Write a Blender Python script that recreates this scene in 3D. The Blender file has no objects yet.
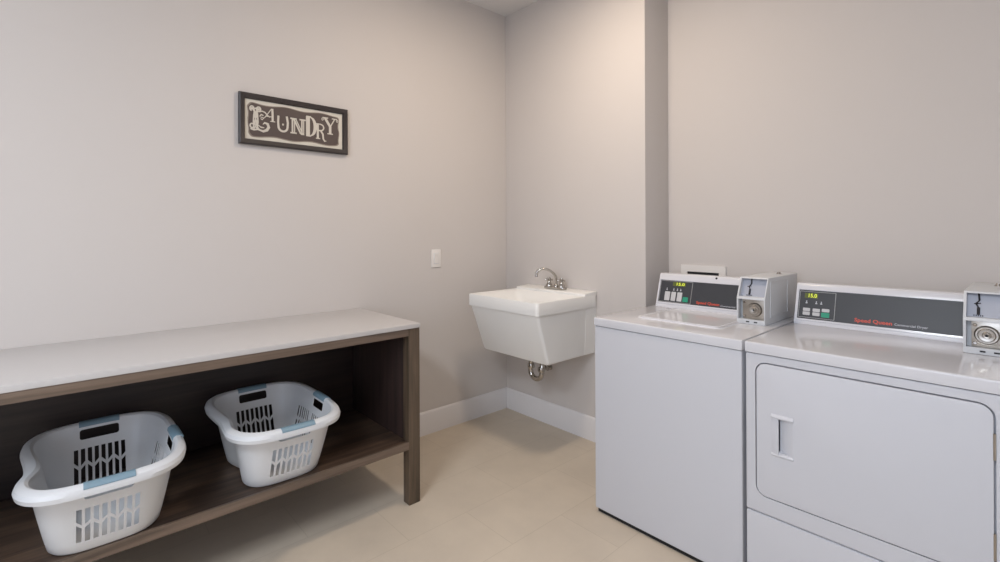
import bpy, bmesh, math, random
from mathutils import Vector, Matrix
C = bpy.context.scene
D = bpy.data

# ------------------------------------------------------------------ camera
cam_d = D.cameras.new('camera'); cam = D.objects.new('camera', cam_d)
C.collection.objects.link(cam); C.camera = cam
yaw, roll = 0.8358, -0.0042
Fv = Vector((-math.sin(yaw), math.cos(yaw), 0)); Rv = Vector((math.cos(yaw), math.sin(yaw), 0)); Uv = Vector((0, 0, 1))
R3 = Rv*math.cos(roll) + Uv*math.sin(roll); U3 = Uv*math.cos(roll) - Rv*math.sin(roll)
cam.matrix_world = Matrix(((R3.x, U3.x, -Fv.x, 2.6123), (R3.y, U3.y, -Fv.y, -2.422), (R3.z, U3.z, -Fv.z, 1.2926), (0, 0, 0, 1)))
cam_d.sensor_width = 36; cam_d.lens = 36*480.88/1000; cam_d.shift_y = -48.59/1000; cam_d.clip_start = 0.02

# ------------------------------------------------------------------ world, light, exposure
RX, FY, CH = 4.0, -4.6, 2.89                      # right wall, front wall, ceiling height
REC = 0.257                                       # recess behind the machines
JX = 1.154                                        # where the sink wall steps back
w = D.worlds.new('world'); C.world = w; w.use_nodes = True
bg = w.node_tree.nodes['Background']; bg.inputs[0].default_value = (0.62, 0.74, 1.0, 1); bg.inputs[1].default_value = 1.0
WX0, WX1, WZ0, WZ1 = 1.7, 3.5, 0.9, 2.35
def lamp(name, loc, rot, sx, sy, power, col, shape='RECTANGLE'):
    l = D.lights.new(name, 'AREA'); l.shape = shape; l.size = sx
    if shape in ('RECTANGLE', 'ELLIPSE'): l.size_y = sy
    l.energy = power; l.color = col
    o = D.objects.new(name, l); C.collection.objects.link(o); o.location = loc; o.rotation_euler = rot
    return o
lamp('added_window_fill', ((WX0+WX1)/2, FY-0.16, (WZ0+WZ1)/2), (math.radians(90), 0, 0), WX1-WX0, WZ1-WZ0, 30, (0.76, 0.85, 1.0))  # cool fill lamp added outside an unseen window
WARM = (1.17, -0.85, 17, (1.0, 0.83, 0.66))        # x, y, power, colour: round lamp by the corner
COOL = (2.35, -3.7, 72, (0.86, 0.925, 1.0))         # unseen ceiling panel added for cool fill light
C.view_settings.view_transform = 'Standard'; C.view_settings.look = 'None'
C.view_settings.gamma = 1; C.view_settings.use_curve_mapping = False
C.view_settings.exposure = 0.0

# ------------------------------------------------------------------ helpers
def srgb(r, g, b):
    f = lambda c: (c/255)/12.92 if c/255 <= 0.04045 else ((c/255+0.055)/1.055)**2.4
    return (f(r), f(g), f(b), 1)
def mat(name, col, rough=0.5, metal=0.0, spec=0.5, noise=0.0, nscale=6.0, bump=0.0, bscale=200.0, coat=0.0, emit=0.0):
    m = D.materials.new(name); m.use_nodes = True; nt = m.node_tree; p = nt.nodes['Principled BSDF']
    p.inputs['Base Color'].default_value = col; p.inputs['Roughness'].default_value = rough
    p.inputs['Metallic'].default_value = metal; p.inputs['Specular IOR Level'].default_value = spec
    p.inputs['Coat Weight'].default_value = coat; p.inputs['Coat Roughness'].default_value = 0.05
    tc = nt.nodes.new('ShaderNodeTexCoord')
    if noise:
        n = nt.nodes.new('ShaderNodeTexNoise'); n.inputs['Scale'].default_value = nscale; n.inputs['Detail'].default_value = 4
        nt.links.new(tc.outputs['Object'], n.inputs['Vector'])
        mx = nt.nodes.new('ShaderNodeMix'); mx.data_type = 'RGBA'
        mx.inputs[6].default_value = tuple(c*(1-noise) for c in col[:3])+(1,); mx.inputs[7].default_value = tuple(min(1, c*(1+noise)) for c in col[:3])+(1,)
        nt.links.new(n.outputs['Fac'], mx.inputs[0]); nt.links.new(mx.outputs[2], p.inputs['Base Color'])
    if bump:
        n = nt.nodes.new('ShaderNodeTexNoise'); n.inputs['Scale'].default_value = bscale; n.inputs['Detail'].default_value = 3
        nt.links.new(tc.outputs['Object'], n.inputs['Vector'])
        b = nt.nodes.new('ShaderNodeBump'); b.inputs['Strength'].default_value = bump; b.inputs['Distance'].default_value = 0.002
        nt.links.new(n.outputs['Fac'], b.inputs['Height']); nt.links.new(b.outputs['Normal'], p.inputs['Normal'])
    if emit:
        p.inputs['Emission Color'].default_value = col; p.inputs['Emission Strength'].default_value = emit
    return m
def wood(name, dark, light, scale, rough=0.45):
    m = D.materials.new(name); m.use_nodes = True; nt = m.node_tree; p = nt.nodes['Principled BSDF']
    tc = nt.nodes.new('ShaderNodeTexCoord'); mp = nt.nodes.new('ShaderNodeMapping'); mp.inputs['Scale'].default_value = scale
    nt.links.new(tc.outputs['Object'], mp.inputs['Vector'])
    n = nt.nodes.new('ShaderNodeTexNoise'); n.inputs['Scale'].default_value = 1; n.inputs['Detail'].default_value = 6; n.inputs['Roughness'].default_value = 0.6; n.inputs['Distortion'].default_value = 0.4
    nt.links.new(mp.outputs['Vector'], n.inputs['Vector'])
    cr = nt.nodes.new('ShaderNodeValToRGB'); cr.color_ramp.elements[0].position = 0.32; cr.color_ramp.elements[1].position = 0.7
    cr.color_ramp.elements[0].color = dark; cr.color_ramp.elements[1].color = light
    nt.links.new(n.outputs['Fac'], cr.inputs['Fac']); nt.links.new(cr.outputs['Color'], p.inputs['Base Color'])
    b = nt.nodes.new('ShaderNodeBump'); b.inputs['Strength'].default_value = 0.15; b.inputs['Distance'].default_value = 0.002
    nt.links.new(n.outputs['Fac'], b.inputs['Height']); nt.links.new(b.outputs['Normal'], p.inputs['Normal'])
    p.inputs['Roughness'].default_value = rough
    return m
def tiles(name):
    m = D.materials.new(name); m.use_nodes = True; nt = m.node_tree; p = nt.nodes['Principled BSDF']
    tc = nt.nodes.new('ShaderNodeTexCoord'); sp = nt.nodes.new('ShaderNodeSeparateXYZ'); cb = nt.nodes.new('ShaderNodeCombineXYZ')
    nt.links.new(tc.outputs['Object'], sp.inputs[0])
    ax = nt.nodes.new('ShaderNodeMath'); ax.operation = 'ADD'; ax.inputs[1].default_value = 6.845
    ay = nt.nodes.new('ShaderNodeMath'); ay.operation = 'ADD'; ay.inputs[1].default_value = 0.31*10-0.855+0.0
    nt.links.new(sp.outputs[1], ax.inputs[0]); nt.links.new(sp.outputs[0], ay.inputs[0])
    nt.links.new(ax.outputs[0], cb.inputs[0]); nt.links.new(ay.outputs[0], cb.inputs[1])
    bk = nt.nodes.new('ShaderNodeTexBrick'); bk.offset = 0.5; bk.inputs['Scale'].default_value = 1
    bk.inputs['Brick Width'].default_value = 0.61; bk.inputs['Row Height'].default_value = 0.31; bk.inputs['Mortar Size'].default_value = 0.0016; bk.inputs['Mortar Smooth'].default_value = 0.3
    bk.inputs['Color1'].default_value = srgb(203, 191, 175); bk.inputs['Color2'].default_value = srgb(200, 188, 172); bk.inputs['Mortar'].default_value = srgb(188, 176, 160)
    nt.links.new(cb.outputs[0], bk.inputs['Vector'])
    n = nt.nodes.new('ShaderNodeTexNoise'); n.inputs['Scale'].default_value = 3.2; n.inputs['Detail'].default_value = 7; n.inputs['Roughness'].default_value = 0.62
    nt.links.new(tc.outputs['Object'], n.inputs['Vector'])
    cr = nt.nodes.new('ShaderNodeValToRGB'); cr.color_ramp.elements[0].position = 0.3; cr.color_ramp.elements[0].color = (0.90, 0.89, 0.88, 1); cr.color_ramp.elements[1].position = 0.7; cr.color_ramp.elements[1].color = (1.03, 1.02, 1.0, 1)
    nt.links.new(n.outputs['Fac'], cr.inputs['Fac'])
    mx = nt.nodes.new('ShaderNodeMix'); mx.data_type = 'RGBA'; mx.blend_type = 'MULTIPLY'; mx.inputs[0].default_value = 1
    nt.links.new(bk.outputs['Color'], mx.inputs[6]); nt.links.new(cr.outputs['Color'], mx.inputs[7]); nt.links.new(mx.outputs[2], p.inputs['Base Color'])
    b = nt.nodes.new('ShaderNodeBump'); b.inputs['Strength'].default_value = 0.25; b.inputs['Distance'].default_value = 0.0015; b.invert = True
    nt.links.new(bk.outputs['Fac'], b.inputs['Height']); nt.links.new(b.outputs['Normal'], p.inputs['Normal'])
    p.inputs['Roughness'].default_value = 0.55
    return m

M = {}
M['wall'] = mat('wall_paint', srgb(207, 201, 197), 0.75, bump=0.08, bscale=350)
M['ceiling'] = mat('ceiling_paint', srgb(222, 220, 219), 0.85, bump=0.1, bscale=300)
M['trim'] = mat('trim_paint', srgb(222, 219, 219), 0.4, noise=0.01)
M['floor'] = tiles('floor_tile')
M['enamel'] = mat('white_enamel', srgb(216, 216, 221), 0.13, coat=0.0, noise=0.008)
M['enamel_front'] = mat('white_painted_steel', srgb(204, 205, 211), 0.42, noise=0.008, nscale=3)
M['steelcase'] = mat('light_grey_painted_steel', srgb(205, 207, 210), 0.35, noise=0.01)
M['recess_paint'] = mat('blue_grey_painted_steel', srgb(170, 174, 186), 0.4, noise=0.02)
M['dark_gap'] = mat('black_rubber', srgb(22, 22, 24), 0.8, noise=0.05)
M['stone'] = mat('white_quartz', srgb(196, 193, 192), 0.32, noise=0.02, nscale=60)
M['sink'] = mat('white_thermoplastic', srgb(240, 239, 236), 0.33, noise=0.008)
M['chrome'] = mat('chrome', srgb(190, 186, 180), 0.14, 1.0, noise=0.02)
M['brushed'] = mat('brushed_steel', srgb(178, 172, 164), 0.3, 1.0, noise=0.08, nscale=14)
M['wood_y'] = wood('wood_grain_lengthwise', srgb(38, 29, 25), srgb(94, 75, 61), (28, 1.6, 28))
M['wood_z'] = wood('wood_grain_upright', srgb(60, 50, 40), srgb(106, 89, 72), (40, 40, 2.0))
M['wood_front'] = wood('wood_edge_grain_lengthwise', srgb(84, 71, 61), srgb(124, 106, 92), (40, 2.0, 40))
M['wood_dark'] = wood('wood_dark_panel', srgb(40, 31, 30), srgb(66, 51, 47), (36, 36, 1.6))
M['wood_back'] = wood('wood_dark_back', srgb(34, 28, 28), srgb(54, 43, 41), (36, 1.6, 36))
M['basket'] = mat('white_polypropylene', srgb(216, 218, 221), 0.36, noise=0.01)
M['grip'] = mat('blue_grey_rubber', srgb(122, 148, 163), 0.5, noise=0.04)
M['frame'] = mat('black_brown_frame', srgb(52, 46, 46), 0.4, noise=0.06)
M['paper'] = mat('sign_cream', srgb(212, 206, 194), 0.6, noise=0.05, nscale=30)
M['signbrown'] = mat('sign_brown', srgb(84, 72, 68), 0.6, noise=0.10, nscale=60)
M['signedge'] = mat('sign_brown_edge', srgb(138, 126, 116), 0.6, noise=0.12, nscale=60)
M['letter'] = mat('sign_letter_cream', srgb(206, 199, 188), 0.6, noise=0.03)
M['panel_black'] = mat('console_graphite', srgb(56, 58, 63), 0.42, noise=0.02)
M['silver'] = mat('silver_line', srgb(168, 168, 168), 0.4, noise=0.02)
M['button'] = mat('button_grey', srgb(196, 196, 198), 0.45, noise=0.03)
M['button_green'] = mat('button_green', srgb(38, 148, 118), 0.45, noise=0.03)
M['red'] = mat('red_print', srgb(222, 84, 62), 0.5, noise=0.02)
M['greyprint'] = mat('grey_print', srgb(185, 187, 194), 0.5, noise=0.02)
M['led'] = mat('display_led', srgb(205, 214, 70), 0.5, emit=0.75)
M['display_glass'] = mat('display_window', srgb(92, 102, 44), 0.3, noise=0.02)
M['plate'] = mat('switch_plastic', srgb(232, 228, 224), 0.4, noise=0.01)
M['brass'] = mat('brass_lock', srgb(198, 176, 140), 0.25, 1.0, noise=0.03)
M['seam'] = mat('grey_seam', srgb(110, 110, 116), 0.6, noise=0.03)
M['slotdark'] = mat('slot_black', srgb(28, 26, 30), 0.6, noise=0.05)
M['fill_glow'] = mat('fill_panel_diffuser', (0.85, 0.92, 1.0, 1), 0.5, emit=2.0)  # glowing face of the added fill panel
M['lampshade'] = mat('opal_lamp_glass', (1, 0.86, 0.70, 1), 0.5, emit=3.0)

def link(name, me, m, parent=None):
    if m is not None:
        me.materials.clear(); me.materials.append(m)
    o = D.objects.new(name, me); C.collection.objects.link(o)
    if parent: o.parent = parent
    return o
def smooth(me, ang=35):
    me.shade_auto_smooth(ang) if hasattr(me, 'shade_auto_smooth') else None
def autosmooth(bm, ang=32):
    for f in bm.faces: f.smooth = True
    for e in bm.edges:
        if len(e.link_faces) == 2:
            e.smooth = e.calc_face_angle(0) < math.radians(ang)
        else: e.smooth = False
def finish(name, bm, m, parent=None, ang=32):
    bmesh.ops.recalc_face_normals(bm, faces=bm.faces[:])
    autosmooth(bm, ang)
    me = D.meshes.new(name); bm.to_mesh(me); bm.free()
    return link(name, me, m, parent)
def box_bm(x0, x1, y0, y1, z0, z1, bev=0.0, seg=2, bm=None, mi=0):
    b = bmesh.new()
    r = bmesh.ops.create_cube(b, size=1)
    for v in b.verts:
        v.co = Vector((x0+(v.co.x+.5)*(x1-x0), y0+(v.co.y+.5)*(y1-y0), z0+(v.co.z+.5)*(z1-z0)))
    if bev: bmesh.ops.bevel(b, geom=b.edges[:], offset=bev, segments=seg, affect='EDGES', profile=0.6)
    for f in b.faces: f.material_index = mi
    if bm is None: return b
    me = D.meshes.new('tmp'); b.to_mesh(me); b.free(); bm.from_mesh(me); D.meshes.remove(me)
    return bm
def poly_bm(pts, axis, a0, a1, bev=0.0, bm=None, seg=2):
    """closed prism of 2-D polygon pts extruded along axis ('x': pts=(y,z); 'y': (x,z); 'z': (x,y))"""
    b = bmesh.new()
    def P(p, a):
        return Vector((a, p[0], p[1])) if axis == 'x' else Vector((p[0], a, p[1])) if axis == 'y' else Vector((p[0], p[1], a))
    v0 = [b.verts.new(P(p, a0)) for p in pts]; v1 = [b.verts.new(P(p, a1)) for p in pts]
    n = len(pts)
    b.faces.new(v0); b.faces.new(v1[::-1])
    for i in range(n): b.faces.new((v0[i], v0[(i+1) % n], v1[(i+1) % n], v1[i]))
    bmesh.ops.recalc_face_normals(b, faces=b.faces[:])
    if bev: bmesh.ops.bevel(b, geom=b.edges[:], offset=bev, segments=seg, affect='EDGES', profile=0.6)
    if bm is None: return b
    me = D.meshes.new('tmp'); b.to_mesh(me); b.free(); bm.from_mesh(me); D.meshes.remove(me)
    return bm
def frame_bm(axis, u0, u1, v0, v1, w, d0, d1, bm=None, bev=0.0):
    b = bmesh.new()
    def P(u, v, d): return Vector((d, u, v)) if axis == 'x' else Vector((u, d, v)) if axis == 'y' else Vector((u, v, d))
    R = []
    for ins, d in ((0, d0), (0, d1), (w, d1), (w, d0)):
        R.append([b.verts.new(P(u, v, d)) for u, v in ((u0+ins, v0+ins), (u1-ins, v0+ins), (u1-ins, v1-ins), (u0+ins, v1-ins))])
    for i in range(4):
        p, q = R[i], R[(i+1) % 4]
        for k in range(4): b.faces.new((p[k], p[(k+1) % 4], q[(k+1) % 4], q[k]))
    bmesh.ops.recalc_face_normals(b, faces=b.faces[:])
    if bev: bmesh.ops.bevel(b, geom=[e for e in b.edges if e.calc_face_angle(0) > .5], offset=bev, segments=2, affect='EDGES')
    if bm is None: return b
    me = D.meshes.new('tmp'); b.to_mesh(me); b.free(); bm.from_mesh(me); D.meshes.remove(me)
    return bm
def rrect(x0, x1, z0, z1, r, n=6):
    pts = []
    for cx, cz, a in ((x1-r, z1-r, 0), (x0+r, z1-r, 90), (x0+r, z0+r, 180), (x1-r, z0+r, 270)):
        for i in range(n+1):
            t = math.radians(a+90*i/n); pts.append((cx+r*math.cos(t), cz+r*math.sin(t)))
    return pts
def tube_bm(pts, rad, bm=None, n=14, cap=True):
    bm = bm or bmesh.new()
    pts = [Vector(p) for p in pts]; rads = rad if isinstance(rad, (list, tuple)) else [rad]*len(pts)
    rings = []; up = Vector((0.13, 0.37, 0.91))
    for i, p in enumerate(pts):
        t = (pts[min(i+1, len(pts)-1)]-pts[max(i-1, 0)]).normalized()
        s = t.cross(up)
        if s.length < 1e-3: s = t.cross(Vector((1, 0, 0)))
        s.normalize(); u = s.cross(t).normalized(); up = u
        rings.append([bm.verts.new(p+(s*math.cos(a)+u*math.sin(a))*rads[i]) for a in [2*math.pi*k/n for k in range(n)]])
    for a, b in zip(rings, rings[1:]):
        for k in range(n): bm.faces.new((a[k], a[(k+1) % n], b[(k+1) % n], b[k]))
    if cap: bm.faces.new(rings[0][::-1]); bm.faces.new(rings[-1])
    return bm
def smooth_path(pts, k=6):
    pts = [Vector(p) for p in pts]; out = []
    for i in range(len(pts)-1):
        p0, p1, p2, p3 = pts[max(i-1, 0)], pts[i], pts[i+1], pts[min(i+2, len(pts)-1)]
        for j in range(k):
            t = j/k
            out.append(0.5*((2*p1)+(p2-p0)*t+(2*p0-5*p1+4*p2-p3)*t*t+(3*p1-p0-3*p2+p3)*t**3))
    out.append(pts[-1]); return out
def lathe_bm(prof, origin, axis, bm=None, n=28):
    """prof = [(radius, along axis)]"""
    bm = bm or bmesh.new(); axis = Vector(axis).normalized(); o = Vector(origin)
    s = axis.cross(Vector((0, 0, 1)) if abs(axis.z) < 0.9 else Vector((1, 0, 0))).normalized(); u = axis.cross(s)
    rings = []
    for r, h in prof:
        if r < 1e-6: rings.append([bm.verts.new(o+axis*h)])
        else: rings.append([bm.verts.new(o+axis*h+(s*math.cos(2*math.pi*k/n)+u*math.sin(2*math.pi*k/n))*r) for k in range(n)])
    for a, b in zip(rings, rings[1:]):
        for k in range(n):
            q = [a[k % len(a)], a[(k+1) % len(a)], b[(k+1) % len(b)], b[k % len(b)]]
            q = [v for i, v in enumerate(q) if v not in q[:i]]
            if len(q) > 2: bm.faces.new(q)
    return bm
def boolean(o, cut, op='DIFFERENCE'):
    md = o.modifiers.new('b', 'BOOLEAN'); md.object = cut; md.operation = op; md.solver = 'EXACT'
    bpy.context.view_layer.update()
    dg = bpy.context.evaluated_depsgraph_get()
    me = D.meshes.new_from_object(o.evaluated_get(dg))
    o.modifiers.clear(); old = o.data; o.data = me; D.meshes.remove(old)
    cm = cut.data; D.objects.remove(cut); D.meshes.remove(cm)
    bm = bmesh.new(); bm.from_mesh(me); autosmooth(bm); bm.to_mesh(me); bm.free()
    return o
LOC = {}
def thing(name, loc, label, cat, group=None):
    o = D.objects.new(name, None); C.collection.objects.link(o); LOC[o.name] = Vector(loc); o.empty_display_size = 0.1
    o['label'] = label; o['category'] = cat
    if group: o['group'] = group
    return o
def rebase(root):
    """children were built in world coordinates: keep them there"""
    root.location = LOC[root.name]; inv = Matrix.Translation(-root.location)
    for ch in root.children:
        ch.data.transform(inv)
        for g in ch.children: g.data.transform(inv)
def struct(name, bm, m):
    o = finish(name, bm, m); o['kind'] = 'structure'; return o
def text_mesh(name, body, m, parent, origin, ux, uy, h, width=None, depth=0.0008, bold=0.0):
    """flat lettering: lower-left corner at origin, ux/uy unit vectors"""
    cu = D.curves.new('txt', 'FONT'); cu.body = body; cu.size = 1; cu.extrude = 0; cu.offset = bold; cu.resolution_u = 3
    t = D.objects.new('txt', cu); C.collection.objects.link(t); bpy.context.view_layer.update()
    me = D.meshes.new_from_object(t.evaluated_get(bpy.context.evaluated_depsgraph_get()))
    D.objects.remove(t); D.curves.remove(cu)
    xs = [v.co.x for v in me.vertices]; ys = [v.co.y for v in me.vertices]
    x0, x1, y1 = min(xs), max(xs), max(ys)
    sy = h/y1; sx = (width/(x1-x0)) if width else sy
    ux = Vector(ux).normalized(); uy = Vector(uy).normalized(); n = ux.cross(uy)
    bm = bmesh.new(); bm.from_mesh(me); D.meshes.remove(me)
    for v in bm.verts: v.co = Vector(origin)+ux*((v.co.x-x0)*sx)+uy*(v.co.y*sy)
    r = bmesh.ops.extrude_face_region(bm, geom=bm.faces[:])
    for e in r['geom']:
        if isinstance(e, bmesh.types.BMVert): e.co += n*depth
    return finish(name, bm, m, parent)

# ------------------------------------------------------------------ setting
T = 0.12
struct('floor', box_bm(-T, RX+T, FY-T, REC+T, -0.1, 0), M['floor'])
struct('ceiling', box_bm(-T, RX+T, FY-T, REC+T, CH, CH+0.1), M['ceiling'])
struct('wall_left', box_bm(-T, 0, FY-T, REC+T, 0, CH), M['wall'])
struct('wall_sink_side', box_bm(0, JX, 0, REC+T, 0, CH, 0.003, 2), M['wall'])
struct('wall_back', box_bm(JX, RX+T, REC, REC+T, 0, CH), M['wall'])
struct('wall_right', box_bm(RX, RX+T, FY-T, REC, 0, CH), M['wall'])
fw = bmesh.new()
for a in ((0, WX0, 0, CH), (WX1, RX, 0, CH), (WX0, WX1, 0, WZ0), (WX0, WX1, WZ1, CH)): box_bm(a[0], a[1], FY-T, FY, a[2], a[3], bm=fw)
struct('wall_front', fw, M['wall'])
wf = bmesh.new()
for a in ((WX0, WX0+.05, WZ0, WZ1), (WX1-.05, WX1, WZ0, WZ1), (WX0, WX1, WZ0, WZ0+.05), (WX0, WX1, WZ1-.05, WZ1), ((WX0+WX1)/2-.02, (WX0+WX1)/2+.02, WZ0, WZ1)):
    box_bm(a[0], a[1], FY-.09, FY-.03, a[2], a[3], 0.004, bm=wf)
struct('added_window_1', wf, M['trim'])  # frame of the unseen window, added to go with its fill lamp
def baseboard(name, p0, p1, side):
    # profile: 14.6 cm high with an eased top
    prof = [(0, 0), (0.014, 0), (0.014, 0.134), (0.010, 0.142), (0.004, 0.1465), (0, 0.1465)]
    p0 = Vector(p0); p1 = Vector(p1); s = Vector(side); bm = bmesh.new()
    a = [bm.verts.new(p0+s*x+Vector((0, 0, z))) for x, z in prof]; b = [bm.verts.new(p1+s*x+Vector((0, 0, z))) for x, z in prof]
    n = len(prof); bm.faces.new(a); bm.faces.new(b[::-1])
    for i in range(n): bm.faces.new((a[i], a[(i+1) % n], b[(i+1) % n], b[i]))
    struct(name, bm, M['trim'])
baseboard('baseboard_left', (0, FY, 0), (0, 0, 0), (1, 0, 0))
baseboard('baseboard_sink_side', (0.014, 0, 0), (JX, 0, 0), (0, -1, 0))
baseboard('baseboard_back', (JX, REC, 0), (RX, REC, 0), (0, -1, 0))
baseboard('baseboard_right', (RX, FY, 0), (RX, REC, 0), (-1, 0, 0))

# ------------------------------------------------------------------ ceiling lamps (above the frame; the panel is added fill)
lx, ly, pw, lc = WARM
root = thing('ceiling_light', (lx, ly, CH), 'round flush warm ceiling light over the corner by the sink', 'light')
finish('lamp_rim', lathe_bm([(0.0, -0.001), (0.17, -0.001), (0.175, -0.02), (0.165, -0.028), (0.155, -0.022), (0.0, -0.02)], (lx, ly, CH), (0, 0, 1)), M['brushed'], root)
finish('lamp_diffuser', lathe_bm([(0.0, -0.0225), (0.15, -0.0225), (0.148, -0.028), (0.0, -0.030)], (lx, ly, CH), (0, 0, 1)), M['lampshade'], root)
rebase(root)
lamp('ceiling_lamp_light', (lx, ly, CH-0.036), (0, 0, 0), 0.26, 0.26, pw, lc, 'DISK')
lx, ly, pw, lc = COOL
root = thing('added_fill_panel', (lx, ly, CH), 'added unseen rectangular cool white ceiling panel for fill light', 'light')
finish('fill_panel_frame', frame_bm('z', lx-.62, lx+.62, ly-.32, ly+.32, .02, CH-.04, CH-.001), M['trim'], root)
finish('fill_panel_diffuser', box_bm(lx-.601, lx+.601, ly-.301, ly+.301, CH-.034, CH-.002), M['fill_glow'], root)
rebase(root)
lamp('added_fill_lamp', (lx, ly, CH-0.046), (0, 0, 0), 1.18, 0.58, pw, lc)  # added fill lamp, shines from under the added panel

# ------------------------------------------------------------------ folding bench
BX, BE, BY1 = 0.633, -1.158, -3.55
bench = thing('folding_bench', (0.3, -2.3, 0), 'long dark wood open shelf bench with a white top against the left wall', 'bench')
finish('benchtop', box_bm(0.002, BX+0.004, BY1-.004, BE+0.003, 0.8375, 0.8585, 0.0025), M['stone'], bench)
for y in (BE, BY1+.06):
    finish('front_post', box_bm(BX-.052, BX, y-.06, y, 0.0, 0.837, 0.0015), M['wood_z'], bench)
    finish('back_leg', box_bm(0.018, 0.070, y-.06, y, 0.0, 0.2655, 0.0015), M['wood_z'], bench)
finish('front_rail', box_bm(BX-.03, BX-.0005, BY1+.06, BE-.06, 0.803, 0.837, 0.001), M['wood_front'], bench)
finish('back_rail', box_bm(0.018, 0.04, BY1+.06, BE-.06, 0.80, 0.837, 0.001), M['wood_y'], bench)
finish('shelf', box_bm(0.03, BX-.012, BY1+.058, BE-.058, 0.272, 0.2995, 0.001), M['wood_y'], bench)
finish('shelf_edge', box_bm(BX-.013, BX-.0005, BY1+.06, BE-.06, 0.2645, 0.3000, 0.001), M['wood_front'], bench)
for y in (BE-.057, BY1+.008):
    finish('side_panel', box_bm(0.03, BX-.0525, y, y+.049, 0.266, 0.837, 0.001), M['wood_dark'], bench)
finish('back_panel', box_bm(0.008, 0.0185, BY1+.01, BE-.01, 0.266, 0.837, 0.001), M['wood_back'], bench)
rebase(bench)

# ------------------------------------------------------------------ laundry baskets
NTH = 160
def outline(a, b, dip, th, n=3.6):
    c, s = math.cos(th), math.sin(th)
    x = a*math.copysign(abs(c)**(2/n), c); y = b*math.copysign(abs(s)**(2/n), s)
    k = math.exp(-(x/(0.45*a))**2)
    if y < 0: y = y*1.04+dip*k
    return x, y, k if y < 0 else 0
def ring_pts(a, b, dip, z, zdip, thetas):
    out = []
    for th in thetas:
        x, y, k = outline(a, b, dip, th); out.append(Vector((x, y, z-zdip*k)))
    return out
def thetas_all():
    # spread evenly by arc length
    raw = [2*math.pi*i/4000 for i in range(4001)]; L = [0]
    prev = outline(0.3, 0.19, 0.04, raw[0])
    for t in raw[1:]:
        q = outline(0.3, 0.19, 0.04, t); L.append(L[-1]+math.hypot(q[0]-prev[0], q[1]-prev[1])); prev = q
    out = []; j = 0
    for i in range(NTH):
        target = L[-1]*i/NTH
        while L[j+1] < target: j += 1
        out.append(raw[j]+(raw[j+1]-raw[j])*(target-L[j])/max(1e-9, L[j+1]-L[j]))
    return out
TH = thetas_all()
HB = 0.254
AT, BT, A0, B0 = 0.298, 0.194, 0.214, 0.154
def wall_ab(z):
    t = max(0.0, min(1.0, (z-0.012)/(HB-0.03)))
    return A0+(AT-A0)*t**0.92, B0+(BT-B0)*t**0.92
def basket_body():
    prof = [(A0-.10, B0-.10, .03, 0.003, 0), (A0-.03, B0-.03, .04, 0.003, 0), (A0-.018, B0-.018, .034, 0.0, 0), (A0-.006, B0-.006, .034, 0.003, 0), (A0-.001, B0-.001, .034, 0.009, 0)]
    for i in range(1, 9):
        z = 0.012+(HB-.034)*i/8; a, b = wall_ab(z); prof.append((a, b, .036, z, .0 if i < 8 else .016))
    a, b = wall_ab(HB-.02)
    zt = .02
    prof += [(AT+.020, BT+.018, .033, HB-.020, zt), (AT+.028, BT+.024, .032, HB-.034, zt), (AT+.031, BT+.027, .031, HB-.034, zt), (AT+.034, BT+.030, .030, HB-.020, zt),
             (AT+.030, BT+.026, .031, HB-.008, zt), (AT+.020, BT+.017, .033, HB-.001, zt), (AT+.008, BT+.006, .035, HB, zt), (AT-.002, BT-.002, .037, HB-.006, zt), (AT-.0045, BT-.0045, .038, HB-.016, .018)]
    for i in range(8, 0, -1):
        z = 0.012+(HB-.036)*i/8; a, b = wall_ab(z); prof.append((a-.003, b-.003, .038, z-.002, .0 if i < 8 else .014))
    prof += [(A0-.012, B0-.012, .036, 0.008, 0), (A0-.035, B0-.035, .04, 0.006, 0), (A0-.10, B0-.10, .03, 0.006, 0)]
    bm = bmesh.new(); rings = []
    for a, b, dp, z, zd in prof: rings.append([bm.verts.new(p) for p in ring_pts(a, b, dp, z, zd, TH)])
    for r0, r1 in zip(rings, rings[1:]):
        for k in range(NTH): bm.faces.new((r0[k], r0[(k+1) % NTH], r1[(k+1) % NTH], r1[k]))
    c0 = bm.verts.new((0, 0, 0.003)); c1 = bm.verts.new((0, 0, 0.006))
    for k in range(NTH):
        bm.faces.new((c0, rings[0][(k+1) % NTH], rings[0][k])); bm.faces.new((c1, rings[-1][k], rings[-1][(k+1) % NTH]))
    bmesh.ops.recalc_face_normals(bm, faces=bm.faces[:])
    me = D.meshes.new('basket_body'); bm.to_mesh(me); bm.free()
    return link('basket_body', me, M['basket'])
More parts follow.
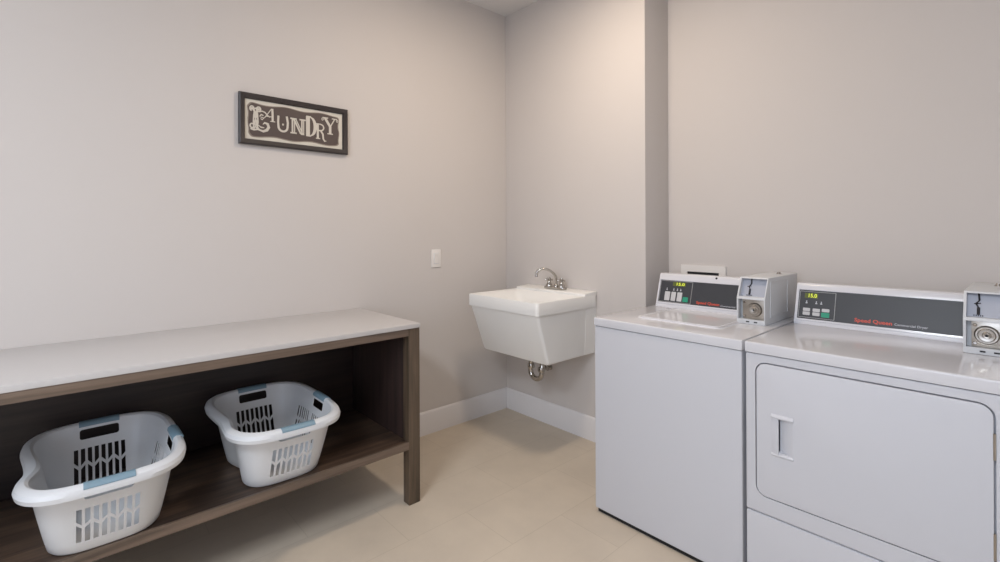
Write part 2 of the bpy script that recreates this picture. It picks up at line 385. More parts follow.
def basket_cutters():
    bm = bmesh.new()
    def prism(poly, axis, a0, a1): poly_bm(poly, axis, a0, a1, bm=bm)
    def panel(axis, a0, a1, ncol, pitch, uc=0.0):
        for k in range(ncol):
            u0 = uc+(k-ncol/2)*pitch+pitch*.19; u1 = u0+pitch*.62
            def zm(u):
                q = ((u-uc)/pitch+ncol/2)/2; q = q-math.floor(q); return 0.106+0.022*(abs(q-.5)*2-.5)
            prism([(u0, zm(u0)+.006), (u1, zm(u1)+.006), (u1, .162), (u0, .162)], axis, a0, a1)
            prism([(u0, .042), (u1, .042), (u1, zm(u1)-.006), (u0, zm(u0)-.006)], axis, a0, a1)
    panel('x', .20, .32, 8, .0203); panel('x', -.32, -.20, 8, .0203)
    panel('y', .12, .22, 6, .0195, -.110); panel('y', .12, .22, 6, .0195, .035)
    for s in (1, -1):
        prism(rrect(-.060, .060, .193, .2285, .008, 4), 'x', min(s*.26, s*.309), max(s*.26, s*.309))
    prism(rrect(-.025, .085, .193, .2285, .008, 4), 'y', .16, .204)
    me = D.meshes.new('cut'); bmesh.ops.recalc_face_normals(bm, faces=bm.faces[:]); bm.to_mesh(me); bm.free()
    o = D.objects.new('cut', me); C.collection.objects.link(o); return o
def grip_bm(axis, sgn):
    # sleeve that follows the rim
    e = .0022
    prof = [(AT+.012, HB-.012), (AT+.030, HB-.013), (AT+.031+e, HB-.011), (AT+.030+e, HB-.006), (AT+.020+e*.6, HB-.001+e), (AT+.008, HB+e), (AT-.003-e*.6, HB-.005), (AT-.0055-e*.4, HB-.015), (AT+.000, HB-.016)]
    bm = bmesh.new(); rings = []
    N = 13; half = .062
    for i in range(N):
        u = -half+2*half*i/(N-1)+(.03 if axis == 'y' else 0); ring = []
        for r, z in prof:
            off = r-AT
            if axis == 'x':
                bb = BT+off; x = (AT+off)*(1-abs(u/bb)**3.6)**(1/3.6); ring.append(bm.verts.new((sgn*x, u, z)))
            else:
                aa = AT+off; y = (BT+off*0.9)*(1-abs(u/aa)**3.6)**(1/3.6); ring.append(bm.verts.new((u, y, z)))
        rings.append(ring)
    n = len(prof)
    for a, b in zip(rings, rings[1:]):
        for k in range(n): bm.faces.new((a[k], a[(k+1) % n], b[(k+1) % n], b[k]))
    bm.faces.new(rings[0]); bm.faces.new(rings[-1][::-1])
    return bm
body = basket_body(); boolean(body, basket_cutters()); body.data.materials.clear(); body.data.materials.append(M['basket'])
bk = thing('laundry_basket', (0.397, -1.758, 0.3002), 'white slotted laundry basket with blue-grey grips, nearer the sink end of the shelf', 'laundry basket', 'laundry baskets on the bench shelf')
body.parent = bk; bk.location = LOC[bk.name]
for ax, s in (('x', 1), ('x', -1), ('y', 1)):
    finish('grip', grip_bm(ax, s), M['grip'], bk, 50)
bk2 = bk.copy(); C.collection.objects.link(bk2)
bk2.location = (0.418, -2.323, 0.3002); bk2['label'] = "white slotted laundry basket with blue-grey grips, farther from the sink and bench end post"
for ch in list(bk.children):
    c = ch.copy(); C.collection.objects.link(c); c.parent = bk2

# ------------------------------------------------------------------ framed sign
SY0, SY1, SZ0, SZ1 = -1.7915, -1.2358, 1.7349, 1.9887
sign = thing('wall_sign', (0.0, (SY0+SY1)/2, SZ0), 'dark framed sign with curly cream lettering on the left wall above the bench', 'sign')
fb = bmesh.new(); fwid = .028
outer = [(SY0, SZ0), (SY1, SZ0), (SY1, SZ1), (SY0, SZ1)]; q = fwid
prof = [(0.0, 0.001), (0.0, 0.021), (0.006, 0.025), (0.024, 0.021), (q, 0.012), (q, 0.001)]
rings = []
for ins, x in prof:
    rings.append([fb.verts.new((x, y, z)) for y, z in ((SY0+ins, SZ0+ins), (SY1-ins, SZ0+ins), (SY1-ins, SZ1-ins), (SY0+ins, SZ1-ins))])
for i in range(len(rings)):
    a, b = rings[i], rings[(i+1) % len(rings)]
    for k in range(4): fb.faces.new((a[k], a[(k+1) % 4], b[(k+1) % 4], b[k]))
finish('picture_frame', fb, M['frame'], sign, 20)
panel = finish('sign_panel', box_bm(0.001, 0.009, SY0+q-.002, SY1-q+.002, SZ0+q-.002, SZ1-q+.002), M['paper'], sign)
# wavy brown field
IW, IH = (SY1-SY0)-2*q, (SZ1-SZ0)-2*q
py0, pz0 = SY0+q, SZ0+q
def wavy(ins, amp, ph=0.0):
    pts = []
    x0, x1, z0, z1 = ins, IW-ins, ins, IH-ins; n = 40
    r = .02
    base = rrect(x0, x1, z0, z1, r, 6)
    # densify
    dense = []
    for i in range(len(base)):
        a, b = Vector(base[i]), Vector(base[(i+1) % len(base)]); m = max(1, int((b-a).length/.008))
        for j in range(m): dense.append(a+(b-a)*j/m)
    cx, cz = IW/2, IH/2; out = []
    for p in dense:
        wv = amp*math.sin(p.x*34+ph+(1.2 if p.y > cz else 0))+amp*.5*math.sin(p.y*80+1)
        d = Vector((0, 1 if p.y > cz else -1)) if abs(abs(p.y-cz)-(cz-ins)) < .012 else Vector((1 if p.x > cx else -1, 0))
        out.append(p+d*wv)
    return [(py0+p.x, pz0+p.y) for p in out]
finish('field_edge', poly_bm(wavy(.0165, .0042), 'x', 0.0088, 0.0096), M['signedge'], panel)
finish('field', poly_bm(wavy(.0215, .0045), 'x', 0.0092, 0.0101), M['signbrown'], panel)
# letters from strokes; each letter in a unit box (w x 1)
def letter(name, strokes, y, z, wd, ht, shear=0.0):
    bm = bmesh.new()
    for st in strokes:
        pts = [Vector((p[0], p[1])) for p in st[0]]; ws = st[1] if isinstance(st[1], (list, tuple)) else [st[1]]*len(pts)
        L, R = [], []
        for i, p in enumerate(pts):
            a = pts[max(i-1, 0)]; b = pts[min(i+1, len(pts)-1)]
            d = Vector(((b.x-a.x)*wd, (b.y-a.y)*ht)).normalized(); n = Vector((-d.y, d.x))*ws[i]*ht/2
            P = Vector((y+(p.x+shear*p.y)*wd, z+p.y*ht)); L.append(P+n); R.append(P-n)
        poly = L+R[::-1]
        if len(pts) == 2 or True:
            for i in range(len(pts)-1):
                quad = [L[i], L[i+1], R[i+1], R[i]]
                try: poly_bm([(v.x, v.y) for v in quad], 'x', 0.0096, 0.0113+random.random()*.0002, bm=bm)
                except Exception: pass
    return finish(name, bm, M['letter'], panel)
def arc(cx, cy, rx, ry, a0, a1, n=12):
    return [(cx+rx*math.cos(math.radians(a0+(a1-a0)*i/n)), cy+ry*math.sin(math.radians(a0+(a1-a0)*i/n))) for i in range(n+1)]
u0, v0 = py0, pz0
def at(fx, fz): return u0+fx*IW, v0+fz*IH
# decorated L : curled top, twin stem with leaf work, swash foot
y_, z_ = at(.045, .24)
letter('letter_l', [
    (arc(.16, .90, .15, .10, -60, 260, 16), .055), (arc(.66, .90, .15, .10, 280, -80, 16), .055), (arc(.16, .90, .05, .035, 0, 360, 8), .05), (arc(.66, .90, .05, .035, 0, 360, 8), .05),
    ([(.28, .86), (.42, .93), (.54, .86)], .06),
    ([(.36, .85), (.30, .62), (.27, .35), (.30, .12)], .06), ([(.52, .85), (.58, .62), (.60, .35), (.56, .12)], .06),
    ([(.44, .80), (.36, .62), (.44, .45), (.50, .62), (.44, .80)], .07), ([(.44, .45), (.36, .30), (.44, .14), (.52, .30), (.44, .45)], .07),
    (arc(.16, .17, .14, .09, 20, 330, 14), .055), ([(.05, .04), (.30, .0), (.60, .04), (.72, .02)], .07),
    (arc(.42, .07, .12, .05, 0, 360, 10), .05),
    ([(.58, .12), (.72, .02), (1.0, -.02), (1.28, .05), (1.42, .18), (1.34, .32), (1.12, .36), (.98, .28)], [.05, .07, .10, .12, .12, .11, .08, .03]),
    ([(.62, .22), (.85, .14), (1.08, .14)], [.03, .06, .04]),
    ([(.74, .60), (.86, .70), (1.02, .66)], [.04, .06, .04]),
    ], y_, z_, .062, .117)
y_, z_ = at(.16, .50)
letter('letter_a', [([(-.18, .62), (-.02, .72), (.20, .66), (.42, .45), (.58, .32)], [.04, .09, .09, .08, .06]), ([(.0, .08), (.22, .30), (.45, .62), (.72, 1.0)], [.05, .06, .06, .07]),
    ([(.78, 1.02), (.80, .5), (.80, .03)], .15), ([(.62, .03), (1.0, .03)], .06), ([(.30, .38), (.80, .38)], .06), (arc(.0, .16, .10, .10, 0, 300, 8), .05)], y_, z_, .062, .066)
y_, z_ = at(.305, .28)
letter('letter_u', [([(.10, 1.0), (.07, .6), (.10, .3)]+arc(.5, .32, .40, .29, 180, 360, 12)+[(.93, .6), (.84, 1.02)], .125), (arc(.5, .47, .05, .045, 0, 360, 8), .05)], y_, z_, .056, .081)
y_, z_ = at(.435, .27)
letter('letter_n', [([(.14, .04), (.14, .96)], .10), ([(.28, .04), (.28, .96)], .06), ([(.0, .95), (.42, .95)], .09), ([(.0, .05), (.42, .05)], .09),
    ([(.22, .95), (.70, .05)], .10), ([(.36, .95), (.84, .05)], .06), ([(.78, .05), (.78, .96)], .09), ([(.90, .05), (.90, .96)], .06), ([(.62, .95), (1.04, .95)], .09), ([(.70, .03), (.94, .03)], .09)], y_, z_, .076, .083)
y_, z_ = at(.600, .25)
letter('letter_d', [([(.16, .02), (.16, .98)], .19), ([(.0, .97), (.45, .97)], .07), ([(.0, .03), (.45, .03)], .07),
    ([(.40, .97)]+arc(.42, .5, .46, .44, 80, -80, 12)+[(.40, .03)], [.06]+[.06+.10*math.sin(math.pi*i/12) for i in range(13)]+[.06])], y_, z_, .054, .109)
y_, z_ = at(.700, .21)
letter('letter_r', [([(.20, .04), (.20, .97)], .13), ([(.02, .97), (.45, .97)], .06), ([(.02, .04), (.42, .04)], .06),
    ([(.42, .97)]+arc(.46, .76, .30, .20, 85, -85, 10)+[(.20, .55)], .085), ([(.48, .55), (.68, .35), (.72, .05), (.86, -.10), (1.0, -.06)], [.10, .11, .10, .08, .05])], y_, z_, .058, .085)
y_, z_ = at(.785, .38)
letter('letter_y', [([(.12, .95), (.48, .50)], .15), ([(.86, .95), (.55, .50)], .06), ([(.51, .52), (.51, .04)], .15), ([(-.05, .96), (.36, .96)], .06), ([(.64, .96), (1.04, .96)], .06), ([(.30, .03), (.72, .03)], .06),
    (arc(-.06, .86, .06, .07, 0, 360, 8), .04), (arc(1.05, .86, .06, .07, 0, 360, 8), .04)], y_, z_, .074, .092)
rebase(sign)
for ch in panel.children: pass

# ------------------------------------------------------------------ light switch
sw = thing('light_switch', (0, -0.627, 1.067), 'white rocker light switch on the left wall between the bench and the sink', 'switch')
finish('switch_plate', box_bm(0.0005, 0.007, -0.664, -0.590, 1.068, 1.183, 0.0025), M['plate'], sw)
rk = finish('rocker', poly_bm([(0.006, 1.093), (0.0095, 1.094), (0.0105, 1.125), (0.0135, 1.157), (0.006, 1.158)], 'y', -0.644, -0.610), M['plate'], sw)
finish('rocker_surround', box_bm(0.0065, 0.0085, -0.6465, -0.6075, 1.0905, 1.1605, 0.001), M['steelcase'], sw)
rebase(sw)

# ------------------------------------------------------------------ utility sink
sink = thing('utility_sink', (0.52, 0, 0.545), 'white wall-hung utility sink with chrome faucet in the corner', 'sink')
X0, X1 = 0.219, 0.822
rings = [(X0+.040, X1-.040, -.412, -.022, .545, .02), (X0+.026, X1-.028, -.424, -.004, .547, .022), (X0+.020, X1-.022, -.431, -.002, .556, .022),
         (X0+.009, X1-.010, -.522, -.002, .828, .020), (X0+.008, X1-.009, -.524, -.002, .8335, .020), (X0+.001, X1-.001, -.534, -.001, .8345, .020), (X0, X1, -.535, -.001, .838, .022),
         (X0, X1, -.535, -.001, .902, .022), (X0+.0015, X1-.0015, -.5335, -.001, .9065, .022), (X0+.005, X1-.005, -.530, -.004, .908, .020),
         (X0+.022, X1-.022, -.512, -.124, .9065, .030), (X0+.034, X1-.034, -.505, -.130, .902, .040),
         (X0+.062, X1-.062, -.490, -.150, .884, .060), (X0+.095, X1-.095, -.470, -.175, .846, .060), (X0+.118, X1-.118, -.450, -.192, .79, .060),
         (X0+.14, X1-.14, -.410, -.205, .62, .05), (X0+.155, X1-.155, -.395, -.22, .585, .04), (X0+.18, X1-.18, -.37, -.24, .577, .03)]
sb = bmesh.new(); R = [[sb.verts.new((p[0], p[1], z)) for p in rrect(x0, x1, y0, y1, r, 6)] for x0, x1, y0, y1, z, r in rings]
n = len(R[0])
for a_, b_ in zip(R, R[1:]):
    for i in range(n): sb.faces.new((a_[i], a_[(i+1) % n], b_[(i+1) % n], b_[i]))
sb.faces.new(R[0][::-1]); sb.faces.new(R[-1])
rim = finish('basin', sb, M['sink'], sink, 28)
fl = bmesh.new()
lo = [fl.verts.new(p) for p in ((X0+.0195, -.10, .5495), (X1-.0213, -.10, .5495), (X1-.0213, -.0015, .5495), (X0+.0195, -.0015, .5495))]
hi = [fl.verts.new(p) for p in ((X0+.006, -.10, .834), (X1-.008, -.10, .834), (X1-.008, -.0015, .834), (X0+.006, -.0015, .834))]
fl.faces.new(lo[::-1]); fl.faces.new(hi)
for i in range(4): fl.faces.new((lo[i], lo[(i+1) % 4], hi[(i+1) % 4], hi[i]))
finish('side_flange', fl, M['sink'], sink)
finish('back_ledge', poly_bm([(-.119, .903), (-.119, .917), (-.114, .922), (-.003, .929), (-.003, .903)], 'x', X0+.012, X1-.002, .0025), M['sink'], sink)
finish('drain_strainer', lathe_bm([(0, .003), (.02, .003), (.033, .004), (.036, .001), (.036, -.002), (0, -.002)], (.50, -.30, .5765), (0, 0, 1)), M['chrome'], sink)
trap = tube_bm(smooth_path([(.448, -.2, .545), (.448, -.2, .47), (.443, -.2, .41), (.453, -.2, .378), (.477, -.2, .362), (.507, -.2, .362), (.532, -.2, .378), (.542, -.2, .41), (.538, -.19, .46), (.538, -.16, .48), (.538, -.08, .482), (.538, -.002, .482)], 5), .0165)
for zc in (.435, .515): lathe_bm([(.0155, -.012), (.022, -.012), (.0235, -.008), (.0235, .008), (.022, .012), (.0155, .012)], (.448, -.2, zc), (0, 0, 1), trap, 20)
lathe_bm([(.0155, -.012), (.022, -.012), (.0235, -.008), (.0235, .008), (.022, .012), (.0155, .012)], (.538, -.2, .428), (0, 0, 1), trap, 20)
lathe_bm([(.017, 0), (.036, 0), (.034, -.006), (.017, -.009)], (.538, -.0015, .482), (0, 1, 0), trap, 24)
finish('drain_trap', trap, M['chrome'], sink, 40)
# faucet on the back ledge
fa = poly_bm(rrect(.452, .628, -.092, -.044, .022, 6), 'z', .9265, .940, .004)
for x in (.487, .593): lathe_bm([(.022, 0), (.021, .012), (.014, .022), (.012, .030), (0, .030)], (x, -.068, .939), (0, 0, 1), fa, 24)
lathe_bm([(.019, 0), (.018, .010), (.012, .018), (.0, .018)], (.548, -.068, .939), (0, 0, 1), fa, 24)
fauc = finish('faucet', fa, M['chrome'], sink)
finish('spout', tube_bm(smooth_path([(.548, -.068, .945), (.548, -.068, .98), (.547, -.070, 1.005), (.535, -.085, 1.030), (.512, -.107, 1.050), (.490, -.128, 1.056), (.470, -.146, 1.048), (.460, -.156, 1.030), (.457, -.158, 1.004)], 6), [.0085]*46+[.0095]*3), M['chrome'], fauc, 50)
for x in (.487, .593):
    hb = lathe_bm([(.0, .0), (.011, .0), (.012, .004), (.009, .016), (.012, .022), (.010, .028), (0, .030)], (x, -.068, .968), (0, 0, 1), None, 20)
    for a in (20, 110, 200, 290):
        d = Vector((math.cos(math.radians(a)), math.sin(math.radians(a)), 0))
        p = Vector((x, -.068, .982)); tube_bm([p+d*.006, p+d*.018, p+d*.024], [.0045, .005, .0065], hb, 10)
    finish('faucet_handle', hb, M['chrome'], fauc, 45)
# stop valve on the wall below
vl = lathe_bm([(0, 0), (.022, 0), (.020, -.005), (.008, -.007), (.008, -.035), (.012, -.037), (.012, -.056), (0, -.058)], (.43, -.001, .385), (0, 1, 0), None, 20)
tube_bm([(.43, -.046, .385), (.43, -.046, .42), (.432, -.05, .50), (.436, -.06, .546)], .005, vl, 10)
lathe_bm([(0, 0), (.014, .002), (.015, .010), (0, .012)], (.444, -.046, .385), (1, 0, 0), vl, 14)
finish('stop_valve', vl, M['chrome'], sink)
rebase(sink)

# ------------------------------------------------------------------ machines
YF = -0.603; YB = 0.105; ZT = 0.897; ZS = 0.8584
def face_frame(x0, z0, y0, z1, y1):
    """origin + axes for a leaning console face"""
    o = Vector((x0, y0, z0)); v = Vector((0, y1-y0, z1-z0)); L = v.length; v.normalize()
    return o, Vector((1, 0, 0)), v, Vector((1, 0, 0)).cross(v), L
def onface(bmr, fr, u0, u1, v0, v1, d0, d1, r=0.0):
    o, U, V_, N, L = fr
    pts = rrect(u0, u1, v0, v1, r, 4) if r else [(u0, v0), (u1, v0), (u1, v1), (u0, v1)]
    a = [bmr.verts.new(o+U*p[0]+V_*p[1]+N*d0) for p in pts]; b = [bmr.verts.new(o+U*p[0]+V_*p[1]+N*d1) for p in pts]
    n = len(pts); bmr.faces.new(a[::-1]); bmr.faces.new(b)
    for i in range(n): bmr.faces.new((a[i], a[(i+1) % n], b[(i+1) % n], b[i]))
    return bmr
def console(root, x0, x1, zt, blk, sub, buttons, disp, words, hole=None):
    YC0, YC1 = -0.084, -0.034
    prof = [(YC0, ZT-.006), (YC0, ZT+.006), (YC1, zt-.006), (YC1+.008, zt), (YC1+.04, zt+.001), (YC1+.10, zt-.03), (YC1+.112, zt-.05), (YC1+.112, ZT-.006)]
    bm = poly_bm(prof, 'x', x0, x1, .0035)
    con = finish('control_console', bm, M['enamel'], root)
    fr = face_frame(x0, ZT+.006, YC0, zt-.006, YC1)
    L = fr[4]; W = x1-x0; tilt = fr[2]
    # white raised surround
    v0, v1 = blk[0]*L, blk[1]*L
    s = bmesh.new(); e = .0065
    s.free(); s = frame_bm('z', .004, W-.004, v0-.008, v1+.008, .008, -.001, .0035, bev=.001)
    for v in s.verts: v.co = fr[0]+fr[1]*v.co.x+fr[2]*v.co.y+fr[3]*v.co.z
    finish('console_bezel', s, M['enamel'], con)
    p = bmesh.new(); onface(p, fr, .0125, W-.0125, v0+.0005, v1-.0005, -.001, .0012); pan = finish('control_panel', p, M['panel_black'], con)
    s = bmesh.new(); a, b, c, d = sub[0]-x0, sub[1]-x0, sub[2]*L, sub[3]*L; t = .0018
    s.free(); s = frame_bm('z', a, b, c, d, t, .001, .0022)
    for v in s.verts: v.co = fr[0]+fr[1]*v.co.x+fr[2]*v.co.y+fr[3]*v.co.z
    finish('panel_outline', s, M['silver'], con)
    for (bx0, bx1, bz0, bz1, m) in buttons:
        s = bmesh.new(); onface(s, fr, bx0-x0, bx1-x0, bz0*L, bz1*L, .001, .0032, .0025); finish('button', s, M[m], con)
    s = bmesh.new(); onface(s, fr, disp[0]-x0, disp[1]-x0, disp[2]*L, disp[3]*L, .001, .0018); finish('display', s, M['display_glass'], con)
    def P(x, vf): return fr[0]+fr[1]*(x-x0)+fr[2]*(vf*L)+fr[3]*.0014
    dz = (disp[3]-disp[2])*L
    w_ = disp[1]-disp[0]
    text_mesh('display_digits', '15.0', M['led'], con, P(disp[0]+w_*.30, disp[2]+.02)+fr[3]*.0006, fr[1], fr[2], dz*.74, w_*.62, .0005, .01)
    for body_, m, xa, xb, vf, h in words: text_mesh('lettering', body_, M[m], con, P(xa, vf), fr[1], fr[2], h, xb-xa, .0006, .012)
    # small printed marks between the display and the buttons
    for i, x in enumerate(disp[4]):
        s = bmesh.new(); onface(s, fr, x-x0, x-x0+.0035, .53*L, .58*L, .001, .0016); onface(s, fr, x-x0-.002, x-x0+.0055, .505*L, .5305*L, .001, .0016)
        finish('panel_mark', s, M['greyprint'], con)
    if hole:
        finish('console_lock', lathe_bm([(0, .004), (.0045, .004), (.006, .001), (.006, -.002), (0, -.002)], (hole, YC1+.001, zt-.010), (0, -1, .1), None, 16), M['slotdark'], con)
    return con
def coin_box(root, x0, x1, yf, yb, lf=.60, sf=.36):
    """metal coin slide housing: open front with a slanted upper face and an upright lower face"""
    zb, zw, zt_, ys = ZT+.0005, 1.006, 1.094, yf+.042
    prof = [(yf, zb), (yf, zw), (ys, zt_), (yb, zt_), (yb, zb)]
    cb = finish('coin_box', poly_bm(prof, 'x', x0, x1, .0012), M['steelcase'], root)
    # hollow the two front bays
    t = .007; up = bmesh.new()
    poly_bm([(yf-.02, zw+.007), (ys-.02, zt_-.006), (ys+.05, zt_-.006), (yf+.085, zw+.007)], 'x', x0+t, x1-.004, bm=up)
    boolean(cb, finish('t', up, None))
    boolean(cb, finish('t', poly_bm([(yf-.02, zb+.020), (yf-.02, zw-.004), (yf+.035, zw-.004), (yf+.035, zb+.020)], 'x', x0+t, x1-.004), None))
    cb.data.materials.clear(); cb.data.materials.append(M['steelcase'])
    # sloping coin plate and lock plate
    finish('coin_slide', poly_bm([(yf+.028, zw+.007), (ys+.020, zt_-.006), (ys+.026, zt_-.006), (yf+.034, zw+.007)], 'x', x0+t, x1-.004), M['recess_paint'], cb)
    px = x0+(x1-x0)*sf
    pts = [(px, zt_-.008), (px+.002, zt_-.030), (px-.006, zt_-.040), (px, zt_-.052), (px, zw+.014)]
    s = bmesh.new()
    for (a, b), wd in zip(zip(pts, pts[1:]), (.0025, .002, .002, .004)):
        def yy(z): return yf+.028+(ys+.020-yf-.028)*(z-zw-.007)/(zt_-.006-zw-.007)
        tube_bm([(a[0], yy(a[1])-.0012, a[1]), (b[0], yy(b[1])-.0012, b[1])], wd, s, 8)
    tube_bm([(px-.010, yf+.0275+.009, zt_-.040), (px+.006, yf+.0275+.009, zt_-.037)], .0016, s, 6)
    for i in range(5): tube_bm([(px-.010+.005*i, yf+.0285, zw+.009), (px-.010+.005*i, yf+.0295, zw+.0135)], .0012, s, 6)
    finish('coin_slot', s, M['slotdark'], cb)
    lp = finish('lock_plate', box_bm(x0+t+.012, x1-.0045, yf+.016, yf+.020, zb+.021, zw-.005, .0005), M['brushed'], cb)
    lx = x0+(x1-x0)*lf; lz = (zb+.020+zw)/2-.003
    finish('lock', lathe_bm([(0.0, .016), (.004, .016), (.0045, .0125), (.009, .0135), (.011, .011), (.019, .012), (.0215, .009), (.026, .009), (.0275, .006), (.030, 0), (0, 0)], (lx, yf+.0165, lz), (0, -1, 0), None, 36), M['brushed'], cb, 25)
    finish('keyhole', lathe_bm([(0, .0175), (.0035, .0172), (.0042, .0150), (0, .0150)], (lx, yf+.0165, lz), (0, -1, 0), None, 16), M['slotdark'], cb)
    for z in (zb+.032, zw-.018):
        finish('screw', lathe_bm([(0, .004), (.004, .0038), (.0058, .001), (.0058, 0), (0, 0)], (x0+t+.020, yf+.0165, z), (0, -1, 0), None, 16), M['chrome'], cb)
    s = bmesh.new()
    for f in (.40, .68): box_bm(x0+(x1-x0)*f-.007, x0+(x1-x0)*f+.006, yf-.0012, yf+.002, zb+.0075, zb+.0125, bm=s)
    finish('vent_slot', s, M['slotdark'], cb)
    # framed service panel on the right side
    s = frame_bm('x', yf+.060, yf+.275, zb+.028, zt_-.018, .006, x1-.001, x1+.0022)
    finish('side_panel_frame', s, M['steelcase'], cb)
    s = lathe_bm([(0, .010), (.006, .010), (.008, .004), (.011, .003), (.011, 0), (0, 0)], (x0+(x1-x0)*.62, yf+.30 if yb-yf > .3 else yf+.1, zt_-.0005), (0, 0, 1), None, 20)
    finish('top_lock', s, M['chrome'], cb)
    return cb

def machine(name, label, cat, x0, x1):
    root = thing(name, ((x0+x1)/2, (YF+YB)/2, 0), label, cat); return root
# ---- washer
WX = 1.248; WXE = 1.9058
wa = machine('washing_machine', 'white top-loading coin washer left of the dryer, its side beside the sink', 'washing machine', WX, WXE)
fz = bmesh.new(); box_bm(WX+.002, WXE-.0015, YF+.002, YB, .018, ZS-.0015, .006, 3, bm=fz); finish('cabinet', fz, M['enamel_front'], wa)
finish('plinth', box_bm(WX+.012, WXE-.012, YF+.012, YB-.03, 0.0, .022), M['dark_gap'], wa)
finish('seam', box_bm(WX+.006, WXE-.006, YF+.007, YB-.005, ZS-.006, ZS+.006), M['seam'], wa)
# top panel with sunken lid surround
top = finish('top_panel', poly_bm([(YF-.001, ZS+.0015), (YF-.001, ZT-.004), (YF+.001, ZT-.0008), (YF+.006, ZT), (YB, ZT), (YB, ZS+.0015)], 'x', WX, WXE, .0025, seg=2), M['enamel'], wa)
lidp = rrect(1.375, 1.765, -.462, -.085, .03, 6)
lb = bmesh.new(); 
def ringband(bm, o_, i_, z0, z1):
    a = [bm.verts.new((p[0], p[1], z0)) for p in o_]; b = [bm.verts.new((p[0]+( (1.57-p[0])*.012), p[1]+((-.27-p[1])*.012), z1)) for p in o_]
    n = len(o_); bm.faces.new(b); bm.faces.new(a[::-1])
    for i in range(n): bm.faces.new((a[i], a[(i+1) % n], b[(i+1) % n], b[i]))
ringband(lb, lidp, None, ZT-.001, ZT+.004)
lid = finish('lid', lb, M['enamel'], wa)
# shallow dished centre made of a raised bead
bead = [(p[0], p[1], ZT+.0042) for p in rrect(1.392, 1.748, -.448, -.10, .025, 8)]
finish('lid_bead', tube_bm(bead+[bead[0]], .0022, None, 8, False), M['enamel'], lid, 60)
c1 = console(wa, 1.262, 1.858, 1.070, (.12, .82), (1.277, 1.452, .135, .805),
    [(1.308, 1.337, .18, .46, 'button'), (1.344, 1.369, .18, .46, 'button'), (1.377, 1.403, .18, .46, 'button'), (1.409, 1.437, .18, .33, 'button_green')],
    (1.345, 1.415, .65, .77, [1.314, 1.352, 1.372, 1.390]),
    [('Speed Queen', 'red', 1.482, 1.596, .175, .0130), ('Commercial Washer', 'greyprint', 1.603, 1.722, .165, .0075)], hole=1.566)
coin_box(wa, 1.752, 1.866, -.262, .150)
rebase(wa)
# ---- dryer
DX = 1.9158; DXE = 2.5988
dr = machine('clothes_dryer', 'white front-loading coin dryer with a wide rectangular door, right of the washer', 'dryer', DX, DXE)
cab = finish('cabinet', box_bm(DX+.002, DXE-.0015, YF+.002, YB, .298, ZS-.0015, .005, 3), M['enamel_front'], dr)
x0, x1, z0, z1 = 1.9543, 2.5430, .3625, .8270
boolean(cab, finish('t', poly_bm(rrect(x0-.0044, x1+.0046, z0-.0044, z1+.0044, .037, 8), 'y', YF-.02, YF+.022), None))
cab.data.materials.clear(); cab.data.materials.append(M['enamel_front'])
finish('door_gasket', poly_bm(rrect(x0+.002, x1-.002, z0+.002, z1-.002, .03, 6), 'y', YF+.0215, YF+.024), M['dark_gap'], dr)
door = finish('door', poly_bm(rrect(x0, x1, z0, z1, .032, 10), 'y', YF-.001, YF+.0195, .0022), M['enamel_front'], dr)
boolean(door, finish('t', poly_bm(rrect(2.0265, 2.0675, .531, .6445, .003, 3), 'y', YF-.02, YF+.017), None))
door.data.materials.clear(); door.data.materials.append(M['enamel_front'])
hd = bmesh.new()
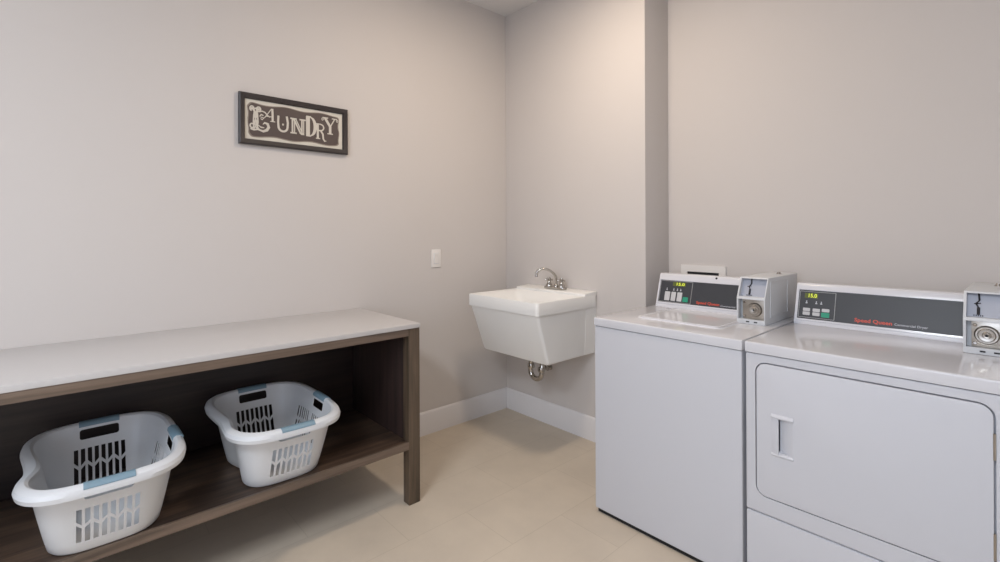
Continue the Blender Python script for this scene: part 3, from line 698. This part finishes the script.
# recessed pull: slim raised plate on the left, hooded top, cup that slopes out to the right, sloped sill
poly_bm([(2.003, YF-.0012), (2.0265, YF-.0045), (2.0265, YF+.012), (2.003, YF+.002)], 'z', .522, .652, bm=hd, bev=.0008)
poly_bm([(2.0265, YF+.015), (2.0675, YF-.002), (2.0705, YF-.002), (2.0705, YF+.002), (2.0675, YF+.003), (2.0265, YF+.0165)], 'z', .522, .650, bm=hd)
poly_bm([(YF+.014, .642), (YF-.007, .647), (YF-.008, .652), (YF-.001, .660), (YF+.002, .660), (YF+.014, .6445)], 'x', 2.002, 2.071, bm=hd, bev=.0006)
poly_bm([(YF+.014, .538), (YF-.004, .523), (YF-.005, .519), (YF-.001, .514), (YF+.002, .514), (YF+.014, .531)], 'x', 2.002, 2.071, bm=hd, bev=.0006)
finish('handle', hd, M['enamel_front'], door)
for z in (.720, .455):
    finish('hinge', tube_bm([(x1+.0015, YF+.001, z-.035), (x1+.0015, YF+.001, z+.035)], .0035, None, 10), M['brushed'], door)
finish('lower_panel', box_bm(DX+.002, DXE-.0015, YF+.003, YB, .020, .2936, .006, 3), M['enamel_front'], dr)
finish('plinth', box_bm(DX+.012, DXE-.012, YF+.014, YB-.03, 0.0, .024), M['dark_gap'], dr)
finish('seam', box_bm(DX+.006, DXE-.006, YF+.007, YB-.005, ZS-.006, ZS+.006), M['seam'], dr)
finish('top_panel', poly_bm([(YF-.001, ZS+.0015), (YF-.001, ZT-.004), (YF+.001, ZT-.0008), (YF+.006, ZT), (YB, ZT), (YB, ZS+.0015)], 'x', DX, DXE, .0025, seg=2), M['enamel'], dr)
console(dr, 1.9185, 2.568, 1.066, (.10, .86), (1.934, 2.066, .135, .825),
    [(1.951, 1.977, .20, .285, 'button'), (1.951, 1.977, .30, .385, 'button'), (1.987, 2.013, .20, .285, 'button'), (1.987, 2.013, .30, .385, 'button'), (2.020, 2.047, .32, .40, 'button'), (2.019, 2.048, .18, .30, 'button_green')],
    (1.953, 2.002, .65, .78, [1.960, 1.996, 2.014]),
    [('Speed Queen', 'red', 2.134, 2.252, .170, .0145), ('Commercial Dryer', 'greyprint', 2.259, 2.356, .175, .0085)])
coin_box(dr, 2.461, 2.575, -.262, .150, .475, .30)
rebase(dr)

# ------------------------------------------------------------------ laundry outlet box on the wall behind the washer
ob = thing('washer_outlet_box', (1.365, REC, .94), 'white plastic supply box with a dark opening on the wall behind the washer', 'outlet box')
s = bmesh.new(); x0, x1, z0, z1 = 1.236, 1.492, .93, 1.100
s.free(); s = frame_bm('y', x0, x1, z0, z1, .037, REC-.010, REC-.0005)
finish('box_frame', s, M['plate'], ob)
finish('box_interior', box_bm(x0+.03, x1-.03, REC-.004, REC-.001, z0+.02, z1-.03), M['slotdark'], ob)
rebase(ob)
